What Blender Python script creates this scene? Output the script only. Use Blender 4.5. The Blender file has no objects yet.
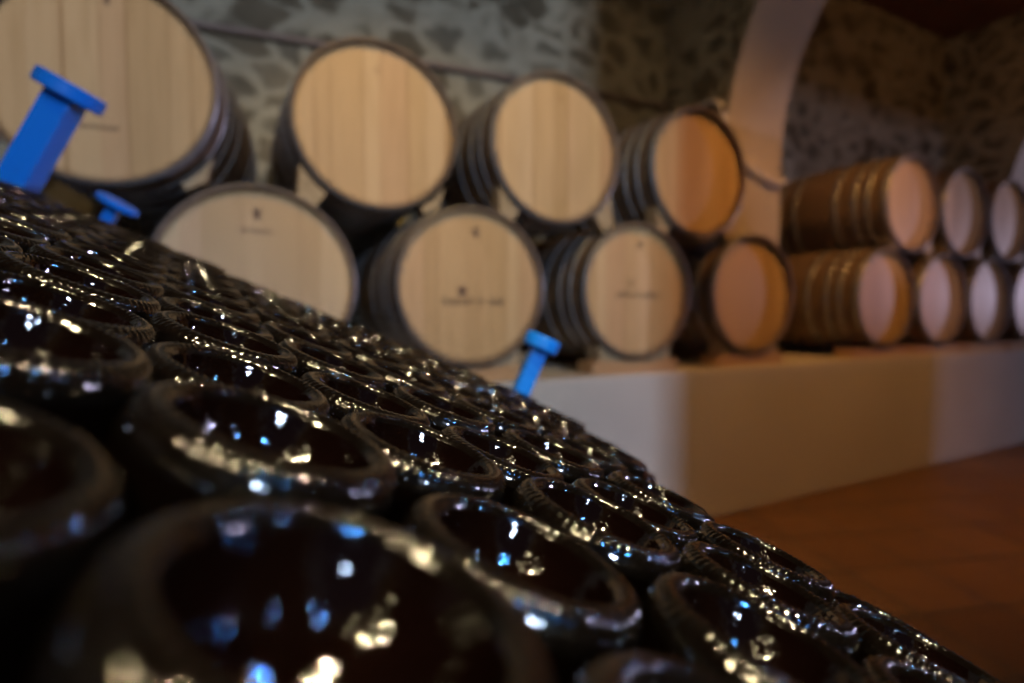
import bpy, bmesh, math, random
from mathutils import Vector, Matrix
random.seed(7)
PI = math.pi
sc = bpy.context.scene
COL = sc.collection

# ------------------------------------------------------------------ camera
YAW = math.radians(27.444)
PITCH = math.radians(2.79)
EYE = Vector((0.0, -1.7915, 0.95))
FPX = 540.0
cam_d = bpy.data.cameras.new('camera')
cam = bpy.data.objects.new('camera', cam_d)
COL.objects.link(cam)
cam.location = EYE
cam.rotation_euler = (PI/2 - PITCH, 0, -YAW)
cam_d.sensor_width = 36.0
cam_d.lens = FPX/1024*36.0
cam_d.clip_start = 0.005
cam_d.clip_end = 60
cam_d.dof.use_dof = True
cam_d.dof.focus_distance = 0.32
cam_d.dof.aperture_fstop = 2.9
cam_d.dof.aperture_blades = 7
sc.camera = cam
C_R = Vector((math.cos(YAW), -math.sin(YAW), 0))
LF = Vector((math.sin(YAW), math.cos(YAW), 0))
C_F = LF*math.cos(PITCH) - Vector((0, 0, 1))*math.sin(PITCH)
C_U = LF*math.sin(PITCH) + Vector((0, 0, 1))*math.cos(PITCH)

def cam2w(v):
    return EYE + C_R*v[0] + C_U*v[1] + C_F*v[2]
def cdir(v):
    return C_R*v[0] + C_U*v[1] + C_F*v[2]
def ray(u, v):
    return cdir(((u-512)/FPX, -(v-341.5)/FPX, 1))
def at_y(u, v, y):            # survey helper: where a sight line meets the plane Y=y
    d = ray(u, v)
    return EYE + d*((y-EYE.y)/d.y)

sc.view_settings.view_transform = 'Standard'
sc.view_settings.look = 'None'
sc.view_settings.gamma = 1
sc.view_settings.use_curve_mapping = False
sc.view_settings.exposure = 0.17
sc.cycles.use_denoising = True
sc.cycles.denoising_input_passes = 'RGB'
sc.cycles.sample_clamp_indirect = 6
sc.cycles.max_bounces = 8

# ------------------------------------------------------------------ helpers
def obj(name, bm, mat, parent=None, smooth=False):
    me = bpy.data.meshes.new(name)
    if isinstance(bm, bmesh.types.BMesh):
        bmesh.ops.recalc_face_normals(bm, faces=bm.faces)
        bm.to_mesh(me); bm.free()
    for m in (mat if isinstance(mat, (list, tuple)) else [mat]):
        me.materials.append(m)
    if smooth:
        for p in me.polygons: p.use_smooth = True
    o = bpy.data.objects.new(name, me)
    COL.objects.link(o)
    if parent: o.parent = parent
    return o

def empty(name, M=None):
    o = bpy.data.objects.new(name, None)
    o.empty_display_size = 0.05
    COL.objects.link(o)
    if M is not None: o.matrix_world = M
    return o

def tag(o, label=None, cat=None, group=None, kind=None):
    if label: o['label'] = label
    if cat: o['category'] = cat
    if group: o['group'] = group
    if kind: o['kind'] = kind
    return o

def box(bm, lo, hi, mi=0, bev=0.0):
    x0, y0, z0 = lo; x1, y1, z1 = hi
    vs = [bm.verts.new(p) for p in ((x0,y0,z0),(x1,y0,z0),(x1,y1,z0),(x0,y1,z0),(x0,y0,z1),(x1,y0,z1),(x1,y1,z1),(x0,y1,z1))]
    fs = []
    for q in ((3,2,1,0),(4,5,6,7),(0,1,5,4),(1,2,6,5),(2,3,7,6),(3,0,4,7)):
        f = bm.faces.new([vs[i] for i in q]); f.material_index = mi; fs.append(f)
    if bev:
        es = list({e for f in fs for e in f.edges})
        bmesh.ops.bevel(bm, geom=es, offset=bev, segments=2, affect='EDGES', profile=0.6)
    return vs

def lathe(bm, prof, n, axis='z', closed0=True, closed1=True, rmod=None):
    """prof: list of (r, h). Revolve about local z or y."""
    rings = []
    for i, (r, h) in enumerate(prof):
        ring = []
        for k in range(n):
            a = 2*PI*k/n
            rr, hh = r, h
            if rmod: rr, hh = rmod(i, k, r, h)
            if axis == 'z': p = (rr*math.cos(a), rr*math.sin(a), hh)
            else: p = (rr*math.cos(a), hh, rr*math.sin(a))
            ring.append(bm.verts.new(p))
        rings.append(ring)
    for i in range(len(rings)-1):
        for k in range(n):
            bm.faces.new((rings[i][k], rings[i][(k+1) % n], rings[i+1][(k+1) % n], rings[i+1][k]))
    if closed0: bm.faces.new(list(reversed(rings[0])))
    if closed1: bm.faces.new(rings[-1])
    return rings

def tube(bm, pts, r, n=12):
    rings = []
    for i, p in enumerate(pts):
        a = pts[max(i-1, 0)]; b = pts[min(i+1, len(pts)-1)]
        t = (b-a).normalized()
        up = Vector((0, 0, 1)) if abs(t.z) < .9 else Vector((0, 1, 0))
        s = t.cross(up).normalized(); w = s.cross(t)
        rings.append([bm.verts.new(p + (s*math.cos(2*PI*k/n) + w*math.sin(2*PI*k/n))*r) for k in range(n)])
    for i in range(len(rings)-1):
        for k in range(n):
            bm.faces.new((rings[i][k], rings[i][(k+1) % n], rings[i+1][(k+1) % n], rings[i+1][k]))
    bm.faces.new(list(reversed(rings[0]))); bm.faces.new(rings[-1])

def spline(P, sub=8):
    out = []
    for i in range(len(P)-1):
        p0 = P[max(i-1, 0)]; p1 = P[i]; p2 = P[i+1]; p3 = P[min(i+2, len(P)-1)]
        for k in range(sub):
            t = k/sub
            out.append(0.5*((2*p1) + (p2-p0)*t + (2*p0-5*p1+4*p2-p3)*t*t + (3*p1-p0-3*p2+p3)*t**3))
    out.append(P[-1])
    return out

def prism(bm, poly, y0, y1, mi=0):
    """polygon in (x, z), extruded along y"""
    a = [bm.verts.new((x, y0, z)) for x, z in poly]
    b = [bm.verts.new((x, y1, z)) for x, z in poly]
    n = len(poly)
    fs = [bm.faces.new(a), bm.faces.new(list(reversed(b)))]
    for i in range(n):
        fs.append(bm.faces.new((a[i], b[i], b[(i+1) % n], a[(i+1) % n])))
    for f in fs: f.material_index = mi

# ------------------------------------------------------------------ materials
class NT:
    def __init__(s, name):
        s.m = bpy.data.materials.new(name); s.m.use_nodes = True
        s.t = s.m.node_tree
        s.b = next(n for n in s.t.nodes if n.type == 'BSDF_PRINCIPLED')
    def n(s, ty, **kw):
        x = s.t.nodes.new(ty)
        for k, v in kw.items():
            if k in x.inputs.keys(): x.inputs[k].default_value = v
            else: setattr(x, k, v)
        return x
    def l(s, a, b): s.t.links.new(a, b)
    def set(s, **kw):
        for k, v in kw.items(): s.b.inputs[k.replace('_', ' ')].default_value = v
    def math(s, op, a, b=None, c=None):
        x = s.n('ShaderNodeMath', operation=op)
        for i, v in enumerate((a, b, c)):
            if v is None: continue
            if isinstance(v, (int, float)): x.inputs[i].default_value = v
            else: s.l(v, x.inputs[i])
        return x.outputs[0]
    def ramp(s, fac, stops, interp='LINEAR'):
        r = s.n('ShaderNodeValToRGB'); r.color_ramp.interpolation = interp
        e = r.color_ramp.elements
        while len(e) < len(stops): e.new(0.5)
        for x, (p, c) in zip(e, stops):
            x.position = p; x.color = (*c, 1) if len(c) == 3 else c
        s.l(fac, r.inputs[0]); return r.outputs[0]
    def mix(s, fac, a, b, mode='MIX'):
        x = s.n('ShaderNodeMix', data_type='RGBA', blend_type=mode)
        for i, v in ((0, fac), (6, a), (7, b)):
            if isinstance(v, (int, float)): x.inputs[i].default_value = v
            elif isinstance(v, tuple): x.inputs[i].default_value = (*v, 1)
            else: s.l(v, x.inputs[i])
        return x.outputs[2]
    def bump(s, h, strength=.3, dist=.01):
        b = s.n('ShaderNodeBump', Strength=strength, Distance=dist)
        s.l(h, b.inputs['Height']); s.l(b.outputs[0], s.b.inputs['Normal'])
    def coords(s, which='Object', scale=(1, 1, 1)):
        tc = s.n('ShaderNodeTexCoord'); mp = s.n('ShaderNodeMapping')
        mp.inputs['Scale'].default_value = scale
        s.l(tc.outputs[which], mp.inputs[0]); return mp.outputs[0]
    def noise(s, vec, scale, detail=4, rough=.55):
        x = s.n('ShaderNodeTexNoise', Scale=scale, Detail=detail, Roughness=rough)
        if vec is not None: s.l(vec, x.inputs['Vector'])
        return x.outputs[0]

def mat_oak_head():
    t = NT('oak_head')
    tc = t.n('ShaderNodeTexCoord'); oi = t.n('ShaderNodeObjectInfo')
    sep = t.n('ShaderNodeSeparateXYZ'); t.l(tc.outputs['Object'], sep.inputs[0])
    # boards of unequal width: warp x a little, then step it
    wob = t.math('MULTIPLY', t.math('SINE', t.math('MULTIPLY', sep.outputs[0], 37.0)), .018)
    xs = t.math('ADD', t.math('ADD', sep.outputs[0], wob), t.math('MULTIPLY', oi.outputs['Random'], 3.7))
    cell = t.math('MULTIPLY', xs, 12.5)
    idx = t.math('FLOOR', cell)
    wn = t.n('ShaderNodeTexWhiteNoise', noise_dimensions='1D'); t.l(idx, wn.inputs['W'])
    mp = t.n('ShaderNodeMapping'); mp.inputs['Scale'].default_value = (14, 14, 1.1); t.l(tc.outputs['Object'], mp.inputs[0])
    off = t.n('ShaderNodeCombineXYZ'); t.l(t.math('MULTIPLY', wn.outputs[0], 9.0), off.inputs[2]); t.l(t.math('MULTIPLY', oi.outputs['Random'], 31.0), off.inputs[0])
    va = t.n('ShaderNodeVectorMath', operation='ADD'); t.l(mp.outputs[0], va.inputs[0]); t.l(off.outputs[0], va.inputs[1])
    g = t.noise(va.outputs[0], 3.0, 6, .6)
    base = t.ramp(wn.outputs[0], [(0, (.56, .36, .165)), (.35, (.68, .46, .23)), (.7, (.72, .51, .28)), (1, (.62, .38, .19))])
    grain = t.ramp(g, [(.3, (.80, .76, .70)), (.55, (1, 1, 1)), (.8, (.88, .84, .78))])
    c = t.mix(.75, base, grain, 'MULTIPLY')
    fr = t.math('FRACT', cell)
    seam = t.math('LESS_THAN', t.math('ABSOLUTE', t.math('SUBTRACT', fr, .5)), .478)
    c = t.mix(t.math('SUBTRACT', 1.0, seam), c, t.mix(1.0, c, (.68, .60, .52), 'MULTIPLY'))
    t.l(c, t.b.inputs['Base Color'])
    t.set(Roughness=.55, Specular_IOR_Level=.35)
    t.bump(t.math('ADD', t.math('MULTIPLY', g, .25), seam), .25, .003)
    return t.m

def mat_staves():
    t = NT('barrel_staves')
    tc = t.n('ShaderNodeTexCoord'); sep = t.n('ShaderNodeSeparateXYZ'); t.l(tc.outputs['Object'], sep.inputs[0])
    ang = t.math('ARCTAN2', sep.outputs[2], sep.outputs[0])
    cell = t.math('MULTIPLY', ang, 28/(2*PI))
    wn = t.n('ShaderNodeTexWhiteNoise', noise_dimensions='1D'); t.l(t.math('FLOOR', cell), wn.inputs['W'])
    v = t.coords('Object', (10, 1.2, 10))
    g = t.noise(v, 4, 6, .6)
    base = t.ramp(wn.outputs[0], [(0, (.19, .125, .08)), (.5, (.25, .175, .115)), (1, (.165, .115, .08))])
    c = t.mix(.8, base, t.ramp(g, [(.3, (.65, .6, .55)), (.7, (1, 1, 1))]), 'MULTIPLY')
    seam = t.math('LESS_THAN', t.math('ABSOLUTE', t.math('SUBTRACT', t.math('FRACT', cell), .5)), .475)
    c = t.mix(t.math('SUBTRACT', 1.0, seam), c, (.04, .03, .02))
    t.l(c, t.b.inputs['Base Color']); t.set(Roughness=.6)
    t.bump(t.math('ADD', seam, t.math('MULTIPLY', g, .3)), .4, .004)
    return t.m

def mat_steel_hoop():
    t = NT('galvanized_hoop')
    n = t.noise(t.coords('Object', (6, 6, 6)), 5, 5)
    t.l(t.ramp(n, [(.3, (.24, .25, .27)), (.7, (.42, .44, .47))]), t.b.inputs['Base Color'])
    t.l(t.ramp(n, [(.3, (.48,)*3), (.7, (.33,)*3)]), t.b.inputs['Roughness'])
    t.set(Metallic=.6); return t.m

def mat_plain_wood(name, c0, c1, sc_=(3, 30, 30)):
    t = NT(name)
    g = t.noise(t.coords('Object', sc_), 2.5, 6, .6)
    t.l(t.ramp(g, [(.3, c0), (.7, c1)]), t.b.inputs['Base Color']); t.set(Roughness=.7)
    t.bump(g, .25, .004); return t.m

def mat_flat(name, c, rough=.6, metal=0, spec=.5):
    t = NT(name); n = t.noise(t.coords('Object', (8, 8, 8)), 4, 4)
    t.l(t.mix(1.0, tuple(c), t.ramp(n, [(.3, (.86,)*3), (.7, (1, 1, 1))]), 'MULTIPLY'), t.b.inputs['Base Color'])
    t.set(Roughness=rough, Metallic=metal, Specular_IOR_Level=spec); return t.m

def mat_stone_wall():
    t = NT('rubble_stone')
    v = t.coords('Object', (1, 1, 1.3))
    wn = t.n('ShaderNodeTexNoise', Scale=3.0, Detail=4); t.l(v, wn.inputs['Vector'])
    mx = t.n('ShaderNodeMix', data_type='RGBA'); mx.inputs[0].default_value = .16
    t.l(v, mx.inputs[6]); t.l(wn.outputs[1], mx.inputs[7]); vv = mx.outputs[2]
    vo = t.n('ShaderNodeTexVoronoi', feature='DISTANCE_TO_EDGE', Scale=5.8, Randomness=1.0); t.l(vv, vo.inputs['Vector'])
    vc = t.n('ShaderNodeTexVoronoi', feature='F1', Scale=5.8, Randomness=1.0); t.l(vv, vc.inputs['Vector'])
    wv = t.n('ShaderNodeTexWhiteNoise', noise_dimensions='3D'); t.l(vc.outputs['Color'], wv.inputs['Vector'])
    stone = t.ramp(wv.outputs[0], [(0, (.12, .095, .06)), (.3, (.20, .165, .11)), (.55, (.24, .215, .15)), (.8, (.17, .155, .12)), (1, (.28, .24, .165))])
    big = t.noise(v, 7, 6, .65); patch = t.noise(v, 1.7, 4, .6)
    stone = t.mix(.85, stone, t.ramp(big, [(.3, (.55, .53, .5)), (.65, (1.1, 1.08, 1.05))]), 'MULTIPLY')
    mort = t.ramp(big, [(.28, (.33, .295, .205)), (.7, (.50, .46, .34))])
    jit = t.math('ADD', vo.outputs[0], t.math('MULTIPLY', t.math('SUBTRACT', t.noise(v, 11, 5, .65), .5), .30))
    # many stones are half rendered over with lime mortar
    cover = t.math('SUBTRACT', jit, t.math('MULTIPLY', wv.outputs[0], .16))
    cover = t.math('ADD', cover, t.math('MULTIPLY', t.math('SUBTRACT', patch, .5), .6))
    mask = t.ramp(cover, [(.015, (0, 0, 0)), (.13, (.9, .9, .9))])
    t.l(t.mix(mask, mort, stone), t.b.inputs['Base Color'])
    t.set(Roughness=.92, Specular_IOR_Level=.2)
    t.bump(t.math('ADD', t.math('MULTIPLY', mask, .6), big), .5, .03)
    return t.m

def mat_plaster(name, c0, c1):
    t = NT(name); v = t.coords('Object')
    a = t.noise(v, 2.2, 5, .6); b = t.noise(v, 30, 4, .6)
    t.l(t.mix(.35, t.ramp(a, [(.3, c0), (.7, c1)]), t.ramp(b, [(.35, (.75,)*3), (.7, (1, 1, 1))]), 'MULTIPLY'), t.b.inputs['Base Color'])
    t.set(Roughness=.85, Specular_IOR_Level=.25); t.bump(b, .2, .004); return t.m

def mat_tiles(name, c1, c2, mortar, scale, w, h, rough, off=0.0, rot=0.0):
    t = NT(name)
    tc = t.n('ShaderNodeTexCoord'); mp = t.n('ShaderNodeMapping'); mp.inputs['Rotation'].default_value = (0, 0, rot)
    t.l(tc.outputs['Object'], mp.inputs[0])
    br = t.n('ShaderNodeTexBrick', Scale=scale); br.offset = off
    br.inputs['Color1'].default_value = (*c1, 1); br.inputs['Color2'].default_value = (*c2, 1); br.inputs['Mortar'].default_value = (*mortar, 1)
    br.inputs['Mortar Size'].default_value = .012; br.inputs['Brick Width'].default_value = w; br.inputs['Row Height'].default_value = h
    t.l(mp.outputs[0], br.inputs['Vector'])
    n = t.noise(mp.outputs[0], 6, 5, .6)
    t.l(t.mix(.6, br.outputs[0], t.ramp(n, [(.3, (.6,)*3), (.7, (1.05,)*3)]), 'MULTIPLY'), t.b.inputs['Base Color'])
    t.l(t.ramp(n, [(.3, (rough-.12,)*3), (.7, (rough+.1,)*3)]), t.b.inputs['Roughness'])
    t.bump(t.math('SUBTRACT', 1.0, br.outputs['Fac']), .3, .004); return t.m

def mat_glass(name, col, rough, bump, dusty=None):
    t = NT(name); oi = t.n('ShaderNodeObjectInfo')
    tc = t.n('ShaderNodeTexCoord')
    va = t.n('ShaderNodeVectorMath', operation='ADD'); t.l(tc.outputs['Object'], va.inputs[0])
    cx = t.n('ShaderNodeCombineXYZ'); t.l(t.math('MULTIPLY', oi.outputs['Random'], 50.0), cx.inputs[0]); t.l(cx.outputs[0], va.inputs[1])
    n = t.noise(va.outputs[0], 190, 2, .5)
    if dusty:
        d = t.noise(va.outputs[0], 90, 5, .65)
        t.l(t.ramp(d, [(.38, col), (.72, dusty)]), t.b.inputs['Base Color'])
        t.l(t.ramp(d, [(.38, (rough,)*3), (.72, (rough+.07,)*3)]), t.b.inputs['Roughness'])
    else:
        t.set(Base_Color=(*col, 1), Roughness=rough)
    t.set(IOR=1.52)
    t.bump(n, bump, .0015); return t.m

def mat_paint(name, c):
    t = NT(name); v = t.coords('Object'); n = t.noise(v, 60, 5, .65)
    t.l(t.mix(t.ramp(n, [(.62, (0, 0, 0)), (.75, (1, 1, 1))]), tuple(c), (c[0]*.4+.01, c[1]*.4, c[2]*.4)), t.b.inputs['Base Color'])
    t.set(Roughness=.38); t.bump(n, .08, .002); return t.m

M = dict(
    head=mat_oak_head(), stave=mat_staves(), hoop=mat_steel_hoop(),
    chime=mat_plain_wood('chime_wood', (.16, .11, .07), (.27, .19, .12), (20, 20, 20)),
    chock=mat_plain_wood('chock_wood', (.34, .25, .14), (.50, .38, .23), (8, 8, 8)),
    board=mat_plain_wood('board_wood', (.42, .24, .11), (.58, .36, .18), (2, 20, 20)),
    stamp=mat_flat('burnt_stamp', (.16, .09, .065), .8),
    stone=mat_stone_wall(),
    plaster=mat_plaster('lime_plaster', (.50, .43, .33), (.60, .53, .42)),
    ledge=mat_plaster('white_plaster', (.58, .55, .50), (.70, .67, .61)),
    floor=mat_tiles('terracotta_floor', (.20, .10, .045), (.25, .13, .06), (.13, .08, .05), 1.0, .30, .30, .5, 0.0, .3),
    ceil=mat_tiles('brick_vault', (.24, .085, .05), (.30, .11, .065), (.22, .14, .10), 1.0, .30, .14, .9, .5),
    glass=mat_glass('dark_bottle_glass', (.0018, .0008, .0004), .045, .12),
    punt=mat_glass('punt_glass', (.0022, .0007, .0004), .035, .25),
    rim=mat_glass('scuffed_base_glass', (.0016, .0010, .0006), .06, .03, dusty=(.0035, .0028, .002)),
    blue=mat_paint('blue_paint', (.002, .17, .66)),
    cable=mat_flat('pale_hose', (.82, .80, .82), .3),
    rust=mat_flat('brown_pipe', (.30, .22, .18), .5),
    dark=mat_flat('black_metal', (.03, .03, .03), .5, .3),
)

# ------------------------------------------------------------------ the room
WALL_Y = 1.0; CEIL = 3.58; FRONT_Y = -3.6; X0, X1 = -3.6, 15.0
bm = bmesh.new(); box(bm, (X0-.3, FRONT_Y-.3, -.1), (X1+.3, WALL_Y+.3, 0)); tag(obj('floor', bm, M['floor']), kind='structure')
bm = bmesh.new(); box(bm, (X0-.3, FRONT_Y-.3, CEIL), (X1+.3, WALL_Y+.3, CEIL+.1)); tag(obj('ceiling', bm, M['ceil']), kind='structure')
bm = bmesh.new(); box(bm, (X0-.3, WALL_Y, 0), (X1+.3, WALL_Y+.3, CEIL)); tag(obj('wall_back', bm, M['stone']), kind='structure')
bm = bmesh.new(); box(bm, (X0-.3, FRONT_Y, 0), (X0, WALL_Y, CEIL)); tag(obj('wall_left', bm, M['stone']), kind='structure')
bm = bmesh.new()
box(bm, (X1, -1.1, 0), (X1+.3, WALL_Y, CEIL)); box(bm, (X1, FRONT_Y, 0), (X1+.3, -2.6, CEIL))
box(bm, (X1, -2.6, 0), (X1+.3, -1.1, 1.05)); box(bm, (X1, -2.6, 2.2), (X1+.3, -1.1, CEIL))
tag(obj('wall_right', bm, M['stone']), kind='structure')
# wall behind the camera with two openings to the daylight
OPEN = [(-.95, .93, 0.0, 3.0), (4.59, 5.8, .55, 2.3)]
bm = bmesh.new(); xs = X0-.3
for a, b, z0, z1 in OPEN:
    box(bm, (xs, FRONT_Y-.3, 0), (a, FRONT_Y, CEIL))
    box(bm, (a, FRONT_Y-.3, z1), (b, FRONT_Y, CEIL))
    if z0 > 0: box(bm, (a, FRONT_Y-.3, 0), (b, FRONT_Y, z0))
    xs = b
box(bm, (xs, FRONT_Y-.3, 0), (X1+.3, FRONT_Y, CEIL))
tag(obj('wall_front', bm, M['stone']), kind='structure')

LEDGE_H = .703; LEDGE_Y = -.02
bm = bmesh.new(); box(bm, (X0, LEDGE_Y, 0), (X1, WALL_Y, LEDGE_H), bev=.012); tag(obj('wall_ledge', bm, M['ledge']), kind='structure')

def arch(name, xa, xb):
    Y1 = .488; R = 1.5; ZS = 1.915; yc = Y1-R
    prof = [(Y1, 0.0), (Y1, ZS)]
    N = 40
    for i in range(1, N):
        a = PI*i/N; prof.append((yc+R*math.cos(a), ZS+R*math.sin(a)))
    prof += [(yc-R, ZS), (yc-R, 0.0)]
    bm = bmesh.new()
    # soffit
    L = [bm.verts.new((xa, y, z)) for y, z in prof]; Rr = [bm.verts.new((xb, y, z)) for y, z in prof]
    for i in range(len(prof)-1):
        f = bm.faces.new((L[i], L[i+1], Rr[i+1], Rr[i])); f.material_index = 0
    # faces out to the walls and the ceiling
    for x, V in ((xa, L), (xb, Rr)):
        top = []
        for i, (y, z) in enumerate(prof):
            if i == 0: q = (x, WALL_Y, 0)
            elif i == 1: q = (x, WALL_Y, ZS)
            elif i == len(prof)-2: q = (x, FRONT_Y, ZS)
            elif i == len(prof)-1: q = (x, FRONT_Y, 0)
            else: q = (x, y, CEIL)
            top.append(bm.verts.new(q))
        ca = bm.verts.new((x, WALL_Y, CEIL)); cb = bm.verts.new((x, FRONT_Y, CEIL))
        for i in range(len(prof)-1):
            if i == 1: f = bm.faces.new((V[1], V[2], top[2], ca, top[1]))
            elif i == len(prof)-3: f = bm.faces.new((V[i], V[i+1], top[i+1], cb, top[i]))
            else: f = bm.faces.new((V[i], V[i+1], top[i+1], top[i]))
            f.material_index = 1
    return tag(obj(name, bm, [M['plaster'], M['stone']]), kind='structure')
arch('trim_1', 2.594, 3.09)
arch('trim_2', 6.15, 6.65)

# ------------------------------------------------------------------ barrels
BL = .88; RH = .285; RB = .3055
def rad(y):                  # stave radius along the barrel
    t = 2*y/BL - 1
    return RH + (RB-RH)*(1 - abs(t)**2.0)

def staves_bm():
    bm = bmesh.new(); prof = []
    prof.append((RH-.014, .034)); prof.append((RH-.012, .028)); prof.append((RH-.0095, .0015)); prof.append((RH-.003, 0))
    for i in range(33):
        y = .004 + (BL-.008)*i/32; prof.append((rad(y), y))
    prof += [(RH-.003, BL), (RH-.0095, BL-.0015), (RH-.012, BL-.034), (RH-.014, BL-.04)]
    lathe(bm, prof, 84, 'y', closed0=False, closed1=True)
    return bm
def head_bm():
    bm = bmesh.new(); r = RH-.0125
    lathe(bm, [(r-.002, .048), (r, .046), (r, .032), (r-.012, .026), (.004, .024)], 84, 'y', True, True); return bm
def hoop_bm(y0, w):
    bm = bmesh.new(); y1 = y0+w; g = .0022
    lathe(bm, [(rad(y0)-.001, y0), (rad(y0)+g, y0+.0006), (rad((y0+y1)/2)+g, (y0+y1)/2), (rad(y1)+g, y1-.0006), (rad(y1)-.001, y1)], 84, 'y', False, False); return bm
HOOPS = [(.004, .036), (.098, .032), (.172, .032), (.285, .036), (BL-.321, .036), (BL-.204, .032), (BL-.130, .032), (BL-.040, .036)]

def poly_face(bm, pts, y):
    vs = [bm.verts.new((x, y, z)) for x, z in pts]
    f = bm.faces.new(vs)
    r = bmesh.ops.extrude_face_region(bm, geom=[f])
    for v in r['geom']:
        if isinstance(v, bmesh.types.BMVert): v.co.y -= .0009
def crest_bm(x, z, s):       # small burnt-in crest: shield under a little plume
    bm = bmesh.new()
    poly_face(bm, [(x-.5*s, z+.35*s), (x+.5*s, z+.35*s), (x+.5*s, z-.1*s), (x+.25*s, z-.55*s), (x, z-.75*s), (x-.25*s, z-.55*s), (x-.5*s, z-.1*s)], .024)
    poly_face(bm, [(x-.45*s, z+.45*s), (x+.35*s, z+.45*s), (x+.55*s, z+.95*s), (x+.15*s, z+.7*s), (x, z+1.1*s), (x-.2*s, z+.7*s), (x-.5*s, z+.85*s)], .024)
    return bm
def seal_bm(x, z, s):        # round seal
    bm = bmesh.new()
    poly_face(bm, [(x+s*math.cos(a*PI/8), z+s*math.sin(a*PI/8)) for a in range(16)], .024); return bm
def letters_bm(x0, x1, z, h, seed, gaps=()):
    """one worn line of branded letters, too soft in the photo to read: upright strokes of letter width"""
    rr = random.Random(seed); bm = bmesh.new(); x = x0; i = 0
    while x < x1:
        w = rr.choice((.007, .009, .011)); hh = h*(1.35 if (i == 0 or rr.random() < .22) else 1)
        if i in gaps: x += .016; i += 1; continue
        poly_face(bm, [(x, z), (x+.0028, z), (x+.0028, z+hh), (x, z+hh)], .024)
        poly_face(bm, [(x+w-.0025, z), (x+w, z), (x+w, z+h), (x+w-.0025, z+h)], .024)
        if rr.random() < .7: poly_face(bm, [(x+.003, z+h-.003), (x+w-.003, z+h-.003), (x+w-.003, z+h), (x+.003, z+h)], .024)
        if rr.random() < .5: poly_face(bm, [(x+.003, z), (x+w-.003, z), (x+w-.003, z+.003), (x+.003, z+.003)], .024)
        x += w+.0045; i += 1
    return bm

proto = {}
def make_barrel(name, x, z, y=0.0, yaw=0.0, label='', group='', marks=()):
    root = empty(name, Matrix.Translation((x, y, z)) @ Matrix.Rotation(yaw, 4, 'Z'))
    tag(root, label, 'barrel', group)
    if not proto:
        proto['staves'] = obj('staves', staves_bm(), M['stave'], root, True)
        proto['head'] = obj('head', head_bm(), M['head'], root)
        proto['hoops'] = [obj('hoop', hoop_bm(*h), M['hoop'], root, True) for h in HOOPS]
        h = proto['head']
    else:
        for k in ('staves', 'head'):
            c = proto[k].copy(); COL.objects.link(c); c.parent = root
            if k == 'head': h = c
        for o in proto['hoops']:
            c = o.copy(); COL.objects.link(c); c.parent = root
    for kind, *a in marks:
        if kind == 'crest': obj('crest', crest_bm(*a), M['stamp'], h)['label'] = 'small dark burnt crest'
        if kind == 'seal': obj('seal', seal_bm(*a), M['stamp'], h)['label'] = 'small round purple-brown seal'
        if kind == 'letters': obj('lettering', letters_bm(*a), M['stamp'], h)['label'] = 'worn dark line of branded lettering'
    return root

EZ = EYE.z
ZB = EZ+.1033; ZT = EZ+.6435; ZT2 = EZ+.669
G1, G2 = 'oak barrels along the bottom row', 'oak barrels along the top row'
BOT = [
 (.076, 'oak barrel lying low behind the bottles, head cut off below by the bottle pile', [('crest', .0, .20, .020), ('letters', -.045, .045, .145, .010, 3)]),
 (.782, 'lower oak barrel with round seal and long line of lettering, above small blue post', [('crest', .012, .195, .022), ('seal', -.042, -.016, .017), ('letters', -.115, .125, -.066, .022, 5, (9, 12))]),
 (1.549, 'lower oak barrel with small crest and faint lettering, second right of small blue post', [('crest', .012, .195, .018), ('crest', -.03, .03, .016), ('letters', -.105, .115, -.026, .017, 9, (8,))]),
 (2.27, 'unmarked orange-lit lower oak barrel just left of the plaster pillar', [('crest', .0, .205, .009)]),
 (3.403, 'lower oak barrel seen side-on, first one right of the plaster pillar', []),
 (4.035, 'lower oak barrel second right of the pillar, pinkish head with orange edge', []),
 (4.667, 'dim lower oak barrel third right of the plaster pillar', []),
 (5.30, 'dark lower oak barrel at far right edge, fourth past the pillar', []),
]
BOT_FAR_LEFT = (-.655, 'oak barrel at the left end of the bottom row, low behind the bottle pile')
TOP = [
 (-.305, 'large oak barrel at upper left behind the tall blue post', [('crest', .02, .21, .012), ('letters', -.05, .03, -.135, .010, 21)]),
 (.466, 'upper oak barrel with plain yellow head, second from the left in top row', [('crest', .0, .19, .008)]),
 (1.14, 'upper oak barrel with plain golden head, third from the left in top row', [('crest', .01, .195, .008)]),
 (1.896, 'orange-tinted upper oak barrel right in front of the arch foot', []),
 (3.648, 'upper oak barrel seen side-on under the drooping conduit, right of the pillar', []),
 (4.28, 'upper oak barrel second right of the plaster pillar, narrow pinkish head', []),
 (4.912, 'upper oak barrel third right of the plaster pillar, narrow dim head', []),
 (5.545, 'upper oak barrel at the right frame edge, fourth past the pillar', []),
]
for x, lab, mk in BOT:
    make_barrel('oak_barrel', x, ZB, 0, 0, lab, G1, mk)
make_barrel('oak_barrel', BOT_FAR_LEFT[0], ZB, 0, 0, BOT_FAR_LEFT[1], G1)
for x, lab, mk in TOP:
    make_barrel('oak_barrel', x, (ZT+.010 if x == .466 else ZT) if x < 3 else ZT2, .09 if x == .466 else (.04 if x < 0 else 0), math.radians(-9) if x < 0 else 0, lab, G2, mk)

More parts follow.
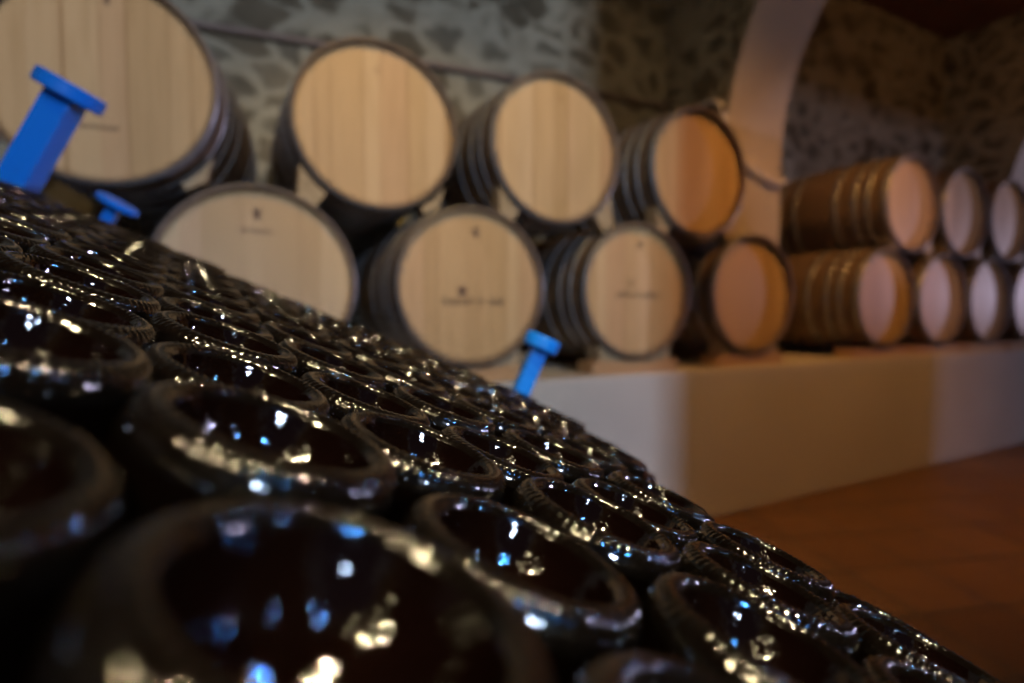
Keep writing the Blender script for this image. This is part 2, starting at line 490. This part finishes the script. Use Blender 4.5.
# boards on the ledge under each lower barrel, and chocks
BOARD_H = ZB - RB - .0022 - LEDGE_H
where = ['under the barrel behind the bottles', 'under the barrel with the round seal', 'under the barrel with faint lettering',
         'under the orange-lit barrel left of pillar', 'under the first lower barrel right of pillar', 'under the second lower barrel right of pillar',
         'under the third lower barrel right of pillar', 'under the fourth lower barrel right of pillar']
for i, (x, lab, mk) in enumerate(BOT):
    for k, (ya, yb) in enumerate(((.02, .13), (.70, .81))):
        if k and i not in (2, 3, 4): pass
        hh = ZB - rad(yb if k == 0 else ya) - .0032 - LEDGE_H
        bm = bmesh.new(); w = .235 if i < 4 else .29
        box(bm, (-w, ya, 0), (w, yb, hh), bev=.003)
        o = obj('bearing_board', bm, M['board']); o.location = (x, 0, LEDGE_H)
        tag(o, ('flat wooden board at the ledge front ' if k == 0 else 'wooden board at the back of ledge ')+where[i], 'board', 'boards under the lower barrels')

def chock_between(L, T, side, lab, slack=.0035, back=0.0):
    """wedge filling the gap above the touching point of a lower barrel L and an upper barrel T"""
    d = Vector((T[0]-L[0], T[1]-L[1])); D = d.length; d.normalize()
    p = Vector((-d.y, d.x)) if side < 0 else Vector((d.y, -d.x))
    r = rad(.11+back)+slack
    mid = Vector(L)+d*(D/2)
    N = 8
    A, B = [], []
    for i in range(N+1):
        for lst, s1, sg in ((A, .118, 1), (B, .060, -1)):
            s = s1*i/N
            h = max(D/2-math.sqrt(r*r-s*s)-.001, .002)
            lst.append(mid+p*s+d*h*sg)
    bm = bmesh.new(); prism(bm, [(v.x-mid.x, v.y-mid.y) for v in A+list(reversed(B))], .025, .095)
    o = obj('wooden_chock', bm, M['chock']); o.location = (mid.x, back, mid.y)
    tag(o, lab, 'chock', 'wooden chocks between the barrels')

def nm(i):
    return ['the big upper left barrel', 'the second upper barrel', 'the third upper barrel', 'the upper barrel by the arch foot',
            'the first upper barrel past the pillar', 'the second upper barrel past the pillar', 'the third upper barrel past the pillar', 'the last upper barrel at right'][i]
for i, (x, lab, mk) in enumerate(TOP):
    z = (ZT+.010 if x == .466 else ZT) if x < 3 else ZT2; back = .085 if x == .466 else (.04 if x < 0 else 0)
    ls = [b[0] for b in BOT if b[0] < x and x-b[0] < .5]; rs = [b[0] for b in BOT if b[0] > x and b[0]-x < .5]
    if ls: chock_between((ls[-1], ZB), (x, z), -1, 'pale wooden wedge under the left side of '+nm(i), .0035, back)
    if rs: chock_between((rs[0], ZB), (x, z), +1, 'pale wooden wedge under the right side of '+nm(i), .022 if i == 0 else .0035, back)

def floor_chock(x, side, lab):
    r = rad(.125)+.0045; bm = bmesh.new()
    zc = ZB-LEDGE_H; b0 = ZB - rad(.13) - .0032 - LEDGE_H
    P = [(side*.06, b0+.001)]
    lo, hi = .075, .195
    pts = []
    for i in range(7):
        s = lo+(hi-lo)*i/6; pts.append((side*s, zc-math.sqrt(r*r-s*s)-.002))
    P = [(side*lo, b0+.001)] + [q for q in pts if q[1] > b0+.004] + [(side*hi, b0+.001)]
    prism(bm, P, .03, .12)
    o = obj('wooden_chock', bm, M['chock']); o.location = (x, 0, LEDGE_H)
    tag(o, lab, 'chock', 'wooden chocks on the ledge boards')
for i, s, l in ((1, 1, 'pale wooden wedge on the ledge right of the barrel with the round seal'),
                (2, -1, 'pale wooden wedge on the ledge left of the barrel with faint lettering'),
                (2, 1, 'pale wooden wedge on the ledge right of the barrel with faint lettering'),
                (3, -1, 'pale wooden wedge on the ledge left of the orange-lit barrel by pillar'),
                (3, 1, 'pale wooden wedge on the ledge between orange-lit barrel and pillar')):
    floor_chock(BOT[i][0], s, l)

# ------------------------------------------------------------------ conduit along the wall
yw = WALL_Y-.024
P = [at_y(u, v, yw) for u, v in ((60, 2), (165, 19), (320, 44), (440, 66), (600, 94), (655, 104))]
P += [Vector((2.572, .90, P[-1].z-.01))]
bm = bmesh.new(); tube(bm, spline(P, 6), .016, 10)
tag(obj('conduit', bm, M['rust'], None, True), 'brownish pipe running along the rough stone wall above the barrels', 'pipe')
P = [Vector((2.570, .80, P[-1].z-.12)), Vector((2.566, .52, P[-1].z-.12))]
P += [at_y(u, v, .462) for u, v in ((728, 147), (748, 167), (774, 183))]
P += [Vector((3.114, .50, 1.80)), Vector((3.120, .90, 1.84)), Vector((3.20, yw, 1.86)), at_y(785, 187, yw), at_y(806, 185, yw), at_y(833, 174, yw), at_y(880, 172, yw), at_y(925, 180, yw)]
bm = bmesh.new(); tube(bm, spline(P, 6), .016, 10)
tag(obj('hose', bm, M['cable'], None, True), 'pale hose drooping across the plaster pillar at the arch foot', 'hose')

# ------------------------------------------------------------------ bottles in the tilted crate
Nn = Vector((0.38309948, 0.92350008, 0.019555)); Uu = Vector((0.9236767, -0.38317275, 0.0)); Vv = Vector((-0.00749294, -0.0180625, 0.99980878))
EH = 0.05586; PHI = 0.05874; O0 = (-0.10805751, 0.25113344)
aU, aV = math.cos(PHI), math.sin(PHI)
nW, uW, vW = cdir(Nn), cdir(Uu), cdir(Vv)
def plane_pt(U, V, h=0.0):
    return cam2w(Nn*(h-EH) + Uu*U + Vv*V)
def lat(r, c):
    q = c + .5*(r % 2)
    return O0[0]+aU*.09*q-aV*.078*r, O0[1]+aV*.09*q+aU*.078*r
CRATE_ROT = Matrix((uW, vW, nW)).transposed().to_4x4()
def crate_mat(p):
    return Matrix.Translation(p) @ CRATE_ROT

KN = 58; NSEG = KN*6
def bottle_body_bm():
    bm = bmesh.new(); R = .0432
    prof = [(.0145, -.300), (.0148, -.292), (.0135, -.290), (.0135, -.282), (.0150, -.255), (.019, -.225), (.0265, -.195), (.0345, -.168), (.0402, -.143), (.0428, -.118), (R, -.095),
            (R, -.030), (R, -.016), (.0429, -.0105)]
    lathe(bm, prof, 64, 'z', True, False); return bm
def rim_bm():
    bm = bmesh.new()
    prof = [(.0429, -.0105), (.0425, -.0078), (.0418, -.0056), (.0409, -.0038), (.0399, -.0026), (.0388, -.0016), (.0377, -.0009), (.0366, -.0004), (.0355, -.0001), (.0345, 0), (.0336, -.0003), (.0327, -.0008), (.0318, -.0018), (.0308, -.0034)]
    amp = [0, 0, .05, .3, .8, 1, .8, .35, .35, .8, 1, .6, .2, 0]
    def rm(i, k, r, h):         # two rings of small knurls on the bearing surface
        a = amp[i]*.00062*(1+math.cos(2*PI*(k/6+(.5 if i > 7 else 0))))/2
        return r + a*.35, h + a - .0002*amp[i]
    lathe(bm, prof, NSEG, 'z', False, False, rm); return bm
def punt_bm():
    bm = bmesh.new()
    prof = [(.0308, -.0034), (.0298, -.0065), (.0282, -.0105), (.0258, -.0150), (.0225, -.0195), (.0185, -.0235), (.0140, -.0268), (.0095, -.0290), (.0055, -.0300), (.0042, -.0290), (.0028, -.0276), (.0010, -.0270)]
    lathe(bm, prof, 64, 'z', False, True); return bm

RANGE = {-2: (0, 2), -1: (-2, 4), 0: (-2, 5), 1: (-3, 4), 2: (-4, 4), 3: (-4, 3), 4: (-5, 3), 5: (-6, 3), 6: (-7, 3), 7: (-8, 3), 8: (-8, 3)}
SINK = {8: .008, 7: .014, 6: .009, 5: .013, 3: .010, 2: .012, 1: .012, 0: .012}      # the outermost bottles stand a little lower
ordn = ['first', 'second', 'third', 'fourth', 'fifth', 'sixth', 'seventh', 'eighth', 'ninth', 'tenth', 'eleventh', 'twelfth']
rowname = {-2: 'nearest row', -1: 'second nearest row', 0: 'third nearest row', 1: 'fourth nearest row', 2: 'fifth nearest row',
           3: 'sixth nearest row', 4: 'seventh nearest row', 5: 'fourth farthest row', 6: 'third farthest row', 7: 'second farthest row', 8: 'farthest row'}
special = {(-2, 1): 'huge blurred dark bottle base in front at the bottom of the photo',
           (-1, 0): 'large dark bottle base with warm beads, just behind the huge front one',
           (0, 1): 'sharp dark bottle base in the middle of the pile, centre of focus'}
bp = None
rb = random.Random(3)
for r, (c0, c1) in RANGE.items():
    for j, c in enumerate(range(c0, c1+1)):
        U, V = lat(r, c)
        dz = rb.uniform(-.0022, .0022) - (SINK.get(r, 0) if c == c1 else 0) + {(-1, 0): .005, (-2, 1): .004, (-1, -1): .004}.get((r, c), 0); tx, ty = rb.uniform(-.02, .02), rb.uniform(-.02, .02)
        Mx = crate_mat(plane_pt(U, V, dz)) @ Matrix.Rotation(tx*.6, 4, 'X') @ Matrix.Rotation(ty*.6, 4, 'Y') @ Matrix.Rotation(rb.uniform(0, 6.28), 4, 'Z')
        root = empty('wine_bottle', Mx)
        n = c1-c0+1
        pos = (ordn[j]+' from the left') if j < (n+1)//2 else (ordn[n-1-j]+' from the right')
        tag(root, special.get((r, c), f'upturned dark wine bottle, {pos} in the {rowname[r]} of the pile'), 'bottle', 'upturned wine bottles packed in the pile')
        if bp is None:
            bp = [obj('body', bottle_body_bm(), M['glass'], root, True), obj('base_rim', rim_bm(), M['rim'], root, True), obj('punt', punt_bm(), M['punt'], root, True)]
        else:
            for o in bp:
                k = o.copy(); COL.objects.link(k); k.parent = root

# ------------------------------------------------------------------ blue crate with corner posts
CR = empty('bottle_crate', crate_mat(plane_pt(-.3, .5, -.338)))
tag(CR, 'tilted blue steel crate holding the upturned bottles, its capped posts sticking up', 'crate')
inv = CR.matrix_world.inverted()
def loc(p): return inv @ p
def cbox(name, lo, hi, bev=.003, mat='blue', parent=CR):
    bm = bmesh.new(); box(bm, lo, hi, bev=bev); return obj(name, bm, M[mat], parent)
# local axes of the crate: x = U+.3, y = V-.5, z = height above the tray
cbox('tray', (-.62, -.56, -.03), (.80, .56, .010), mat='dark')
cbox('side_rail', (-.62, .53, .10), (.62, .555, .14)); cbox('side_rail', (-.62, -.56, .10), (.80, -.535, .14))
cbox('side_rail', (-.62, -.535, .10), (-.595, .53, .14)); cbox('side_rail', (.775, -.535, .10), (.80, .40, .14))

def post(u0, v0, u1, v1, depth, w, capr, capt, round_cap=True, turn=0.0, below=.36):
    """a square tube seen from image point 0 up to the cap at image point 1"""
    a = EYE + ray(u0, v0)*depth; b = EYE + ray(u1, v1)*(depth*1.0)
    ax = (b-a).normalized()
    side = (C_R - ax*C_R.dot(ax)).normalized(); fw = ax.cross(side).normalized()
    R = Matrix((side, fw, ax)).transposed().to_4x4()
    Mx = Matrix.Translation(b) @ R @ Matrix.Rotation(turn, 4, 'Z')
    bm = bmesh.new(); box(bm, (-w/2, -w/2, -(b-a).length-below), (w/2, w/2, 0), bev=w*.06)
    bm.transform(inv @ Mx)
    p = obj('post', bm, M['blue'], CR)
    bm = bmesh.new()
    if round_cap:
        lathe(bm, [(capr-.003, 0), (capr, .003), (capr, capt-.003), (capr-.003, capt)], 40, 'z')
    else:
        box(bm, (-capr, -capr, 0), (capr, capr, capt), bev=.004)
    bm.transform(inv @ Mx)
    obj('post_cap', bm, M['blue'], p)
post(14, 190, 66, 98, 1.0, .050, .056, .028, True, .22)
post(519, 395, 539, 349, .96, .028, .032, .024, True, .25)
post(103, 227, 116, 207, 1.06, .020, .038, .012, True, .3, .33)
# legs down to the floor
for lx, ly in ((-.57, -.50), (-.57, .50), (.70, -.50), (.70, .50)):
    top = CR.matrix_world @ Vector((lx, ly, -.028))
    bm = bmesh.new(); box(bm, (top.x-.025, top.y-.025, .0), (top.x+.025, top.y+.025, top.z+.004), bev=.003)
    bm.transform(inv); obj('leg', bm, M['blue'], CR)

# ------------------------------------------------------------------ light
def area(name, loc_, target, size, power, col, size_y=None, spread=PI):
    d = bpy.data.lights.new(name, 'AREA'); d.energy = power; d.color = col; d.size = size
    if size_y: d.shape = 'RECTANGLE'; d.size_y = size_y
    d.spread = spread
    o = bpy.data.objects.new(name, d); COL.objects.link(o); o.location = loc_
    o.rotation_euler = (Vector(target)-Vector(loc_)).to_track_quat('-Z', 'Y').to_euler(); return o
def spot(name, loc_, target, power, col, ang, blend=.5, rad_=.05):
    d = bpy.data.lights.new(name, 'SPOT'); d.energy = power; d.color = col; d.spot_size = math.radians(ang); d.spot_blend = blend; d.shadow_soft_size = rad_
    o = bpy.data.objects.new(name, d); COL.objects.link(o); o.location = loc_
    o.rotation_euler = (Vector(target)-Vector(loc_)).to_track_quat('-Z', 'Y').to_euler(); return o
def point(name, loc_, power, col, r=.04):
    d = bpy.data.lights.new(name, 'POINT'); d.energy = power; d.color = col; d.shadow_soft_size = r
    o = bpy.data.objects.new(name, d); COL.objects.link(o); o.location = loc_; return o

DAY = (.60, .74, 1.0)
WARM = (1.0, .70, .36); ORANGE = (1.0, .43, .10)
area('daylight_door', (.15, -7.2, 2.7), (.3, 0, .9), .25, 190, DAY)
area('daylight_window', (5.2, -7.0, 2.0), (4.4, 0, .8), .2, 34, (.55, .6, 1.0))
spot('bay_lilac_fill', (4.4, -3.0, 1.3), (3.35, .8, 1.85), 42, (.85, .72, 1.0), 24, .5, .06)  # unseen lilac fill, added to brighten the hose and the wall beside it
spot('wall_warm_fill', (1.9, -1.6, 3.3), (2.15, 1.0, 2.2), 16, (1.0, .68, .36), 40, 1.0, .06)  # added dim fill, softens the hard light edge on the back wall
area('far_end_daylight', (19.6, -2.3, 1.12), (2.0, 0, 1.2), .2, 700, (.80, .70, 1.0))
for k in range(6):  # ring of unseen warm points added for glints on the glass, no fixture
    a = 2*PI*k/6+.2
    point('warm_glint_point', (-.5+.38*math.cos(a), -2.75+.3*math.sin(a), 2.55), 2.0, (1.0, .78, .46), .02)
PILE = plane_pt(-.12, .35)
for k in range(2):  # added narrow spots that only put warm glints on the bottles
    a = 2*PI*k/2+.5
    spot('pile_glint_spot', (.75+.25*math.cos(a), -2.1+.25*math.sin(a), 3.0), PILE, 130, (1.0, .78, .44), 44, .6, .018)
for k in range(2):  # two more added glint spots, steep from the left
    spot('pile_glint_spot', (-.95+.35*k, -2.5-.1*k, 3.0), PILE, 80, (1.0, .78, .44), 38, .6, .018)
for p in ((2.6, -3.2, 1.75), (2.75, -3.2, 1.75), (.7, -3.4, 2.3), (3.0, -1.6, 2.6)):  # unseen blue spots added for the blue glints on the bottles
    spot('pile_blue_glint_spot', p, PILE, 62, (.08, .36, 1.0), 40, .6, .02)
spot('overhead_spot', (.75, -2.0, 3.4), (.85, .2, 1.72), 108, (1.0, .65, .18), 44, .8)
spot('overhead_spot', (-.7, -2.3, 3.35), (-.05, .1, 1.4), 46, (1.0, .66, .26), 42, .9)  # extra warm fill, added to brighten the two left barrels
spot('overhead_spot', (2.4, -1.5, 3.4), (2.9, .2, .6), 118, ORANGE, 70, .8)
point('bay_orange_fill', (4.7, -1.3, 3.2), 8, ORANGE, .05)  # unseen orange fill added to warm the walls of the second bay
point('blue_sheen_fill', (-1.5, -2.5, 1.15), 3, (.08, .34, 1.0), .025)  # added blue fill for sheen on hoops and bottles, no device there

w = bpy.data.worlds.new('world'); sc.world = w; w.use_nodes = True
bg = next(n for n in w.node_tree.nodes if n.type == 'BACKGROUND')
bg.inputs[0].default_value = (.35, .5, .8, 1); bg.inputs[1].default_value = .05
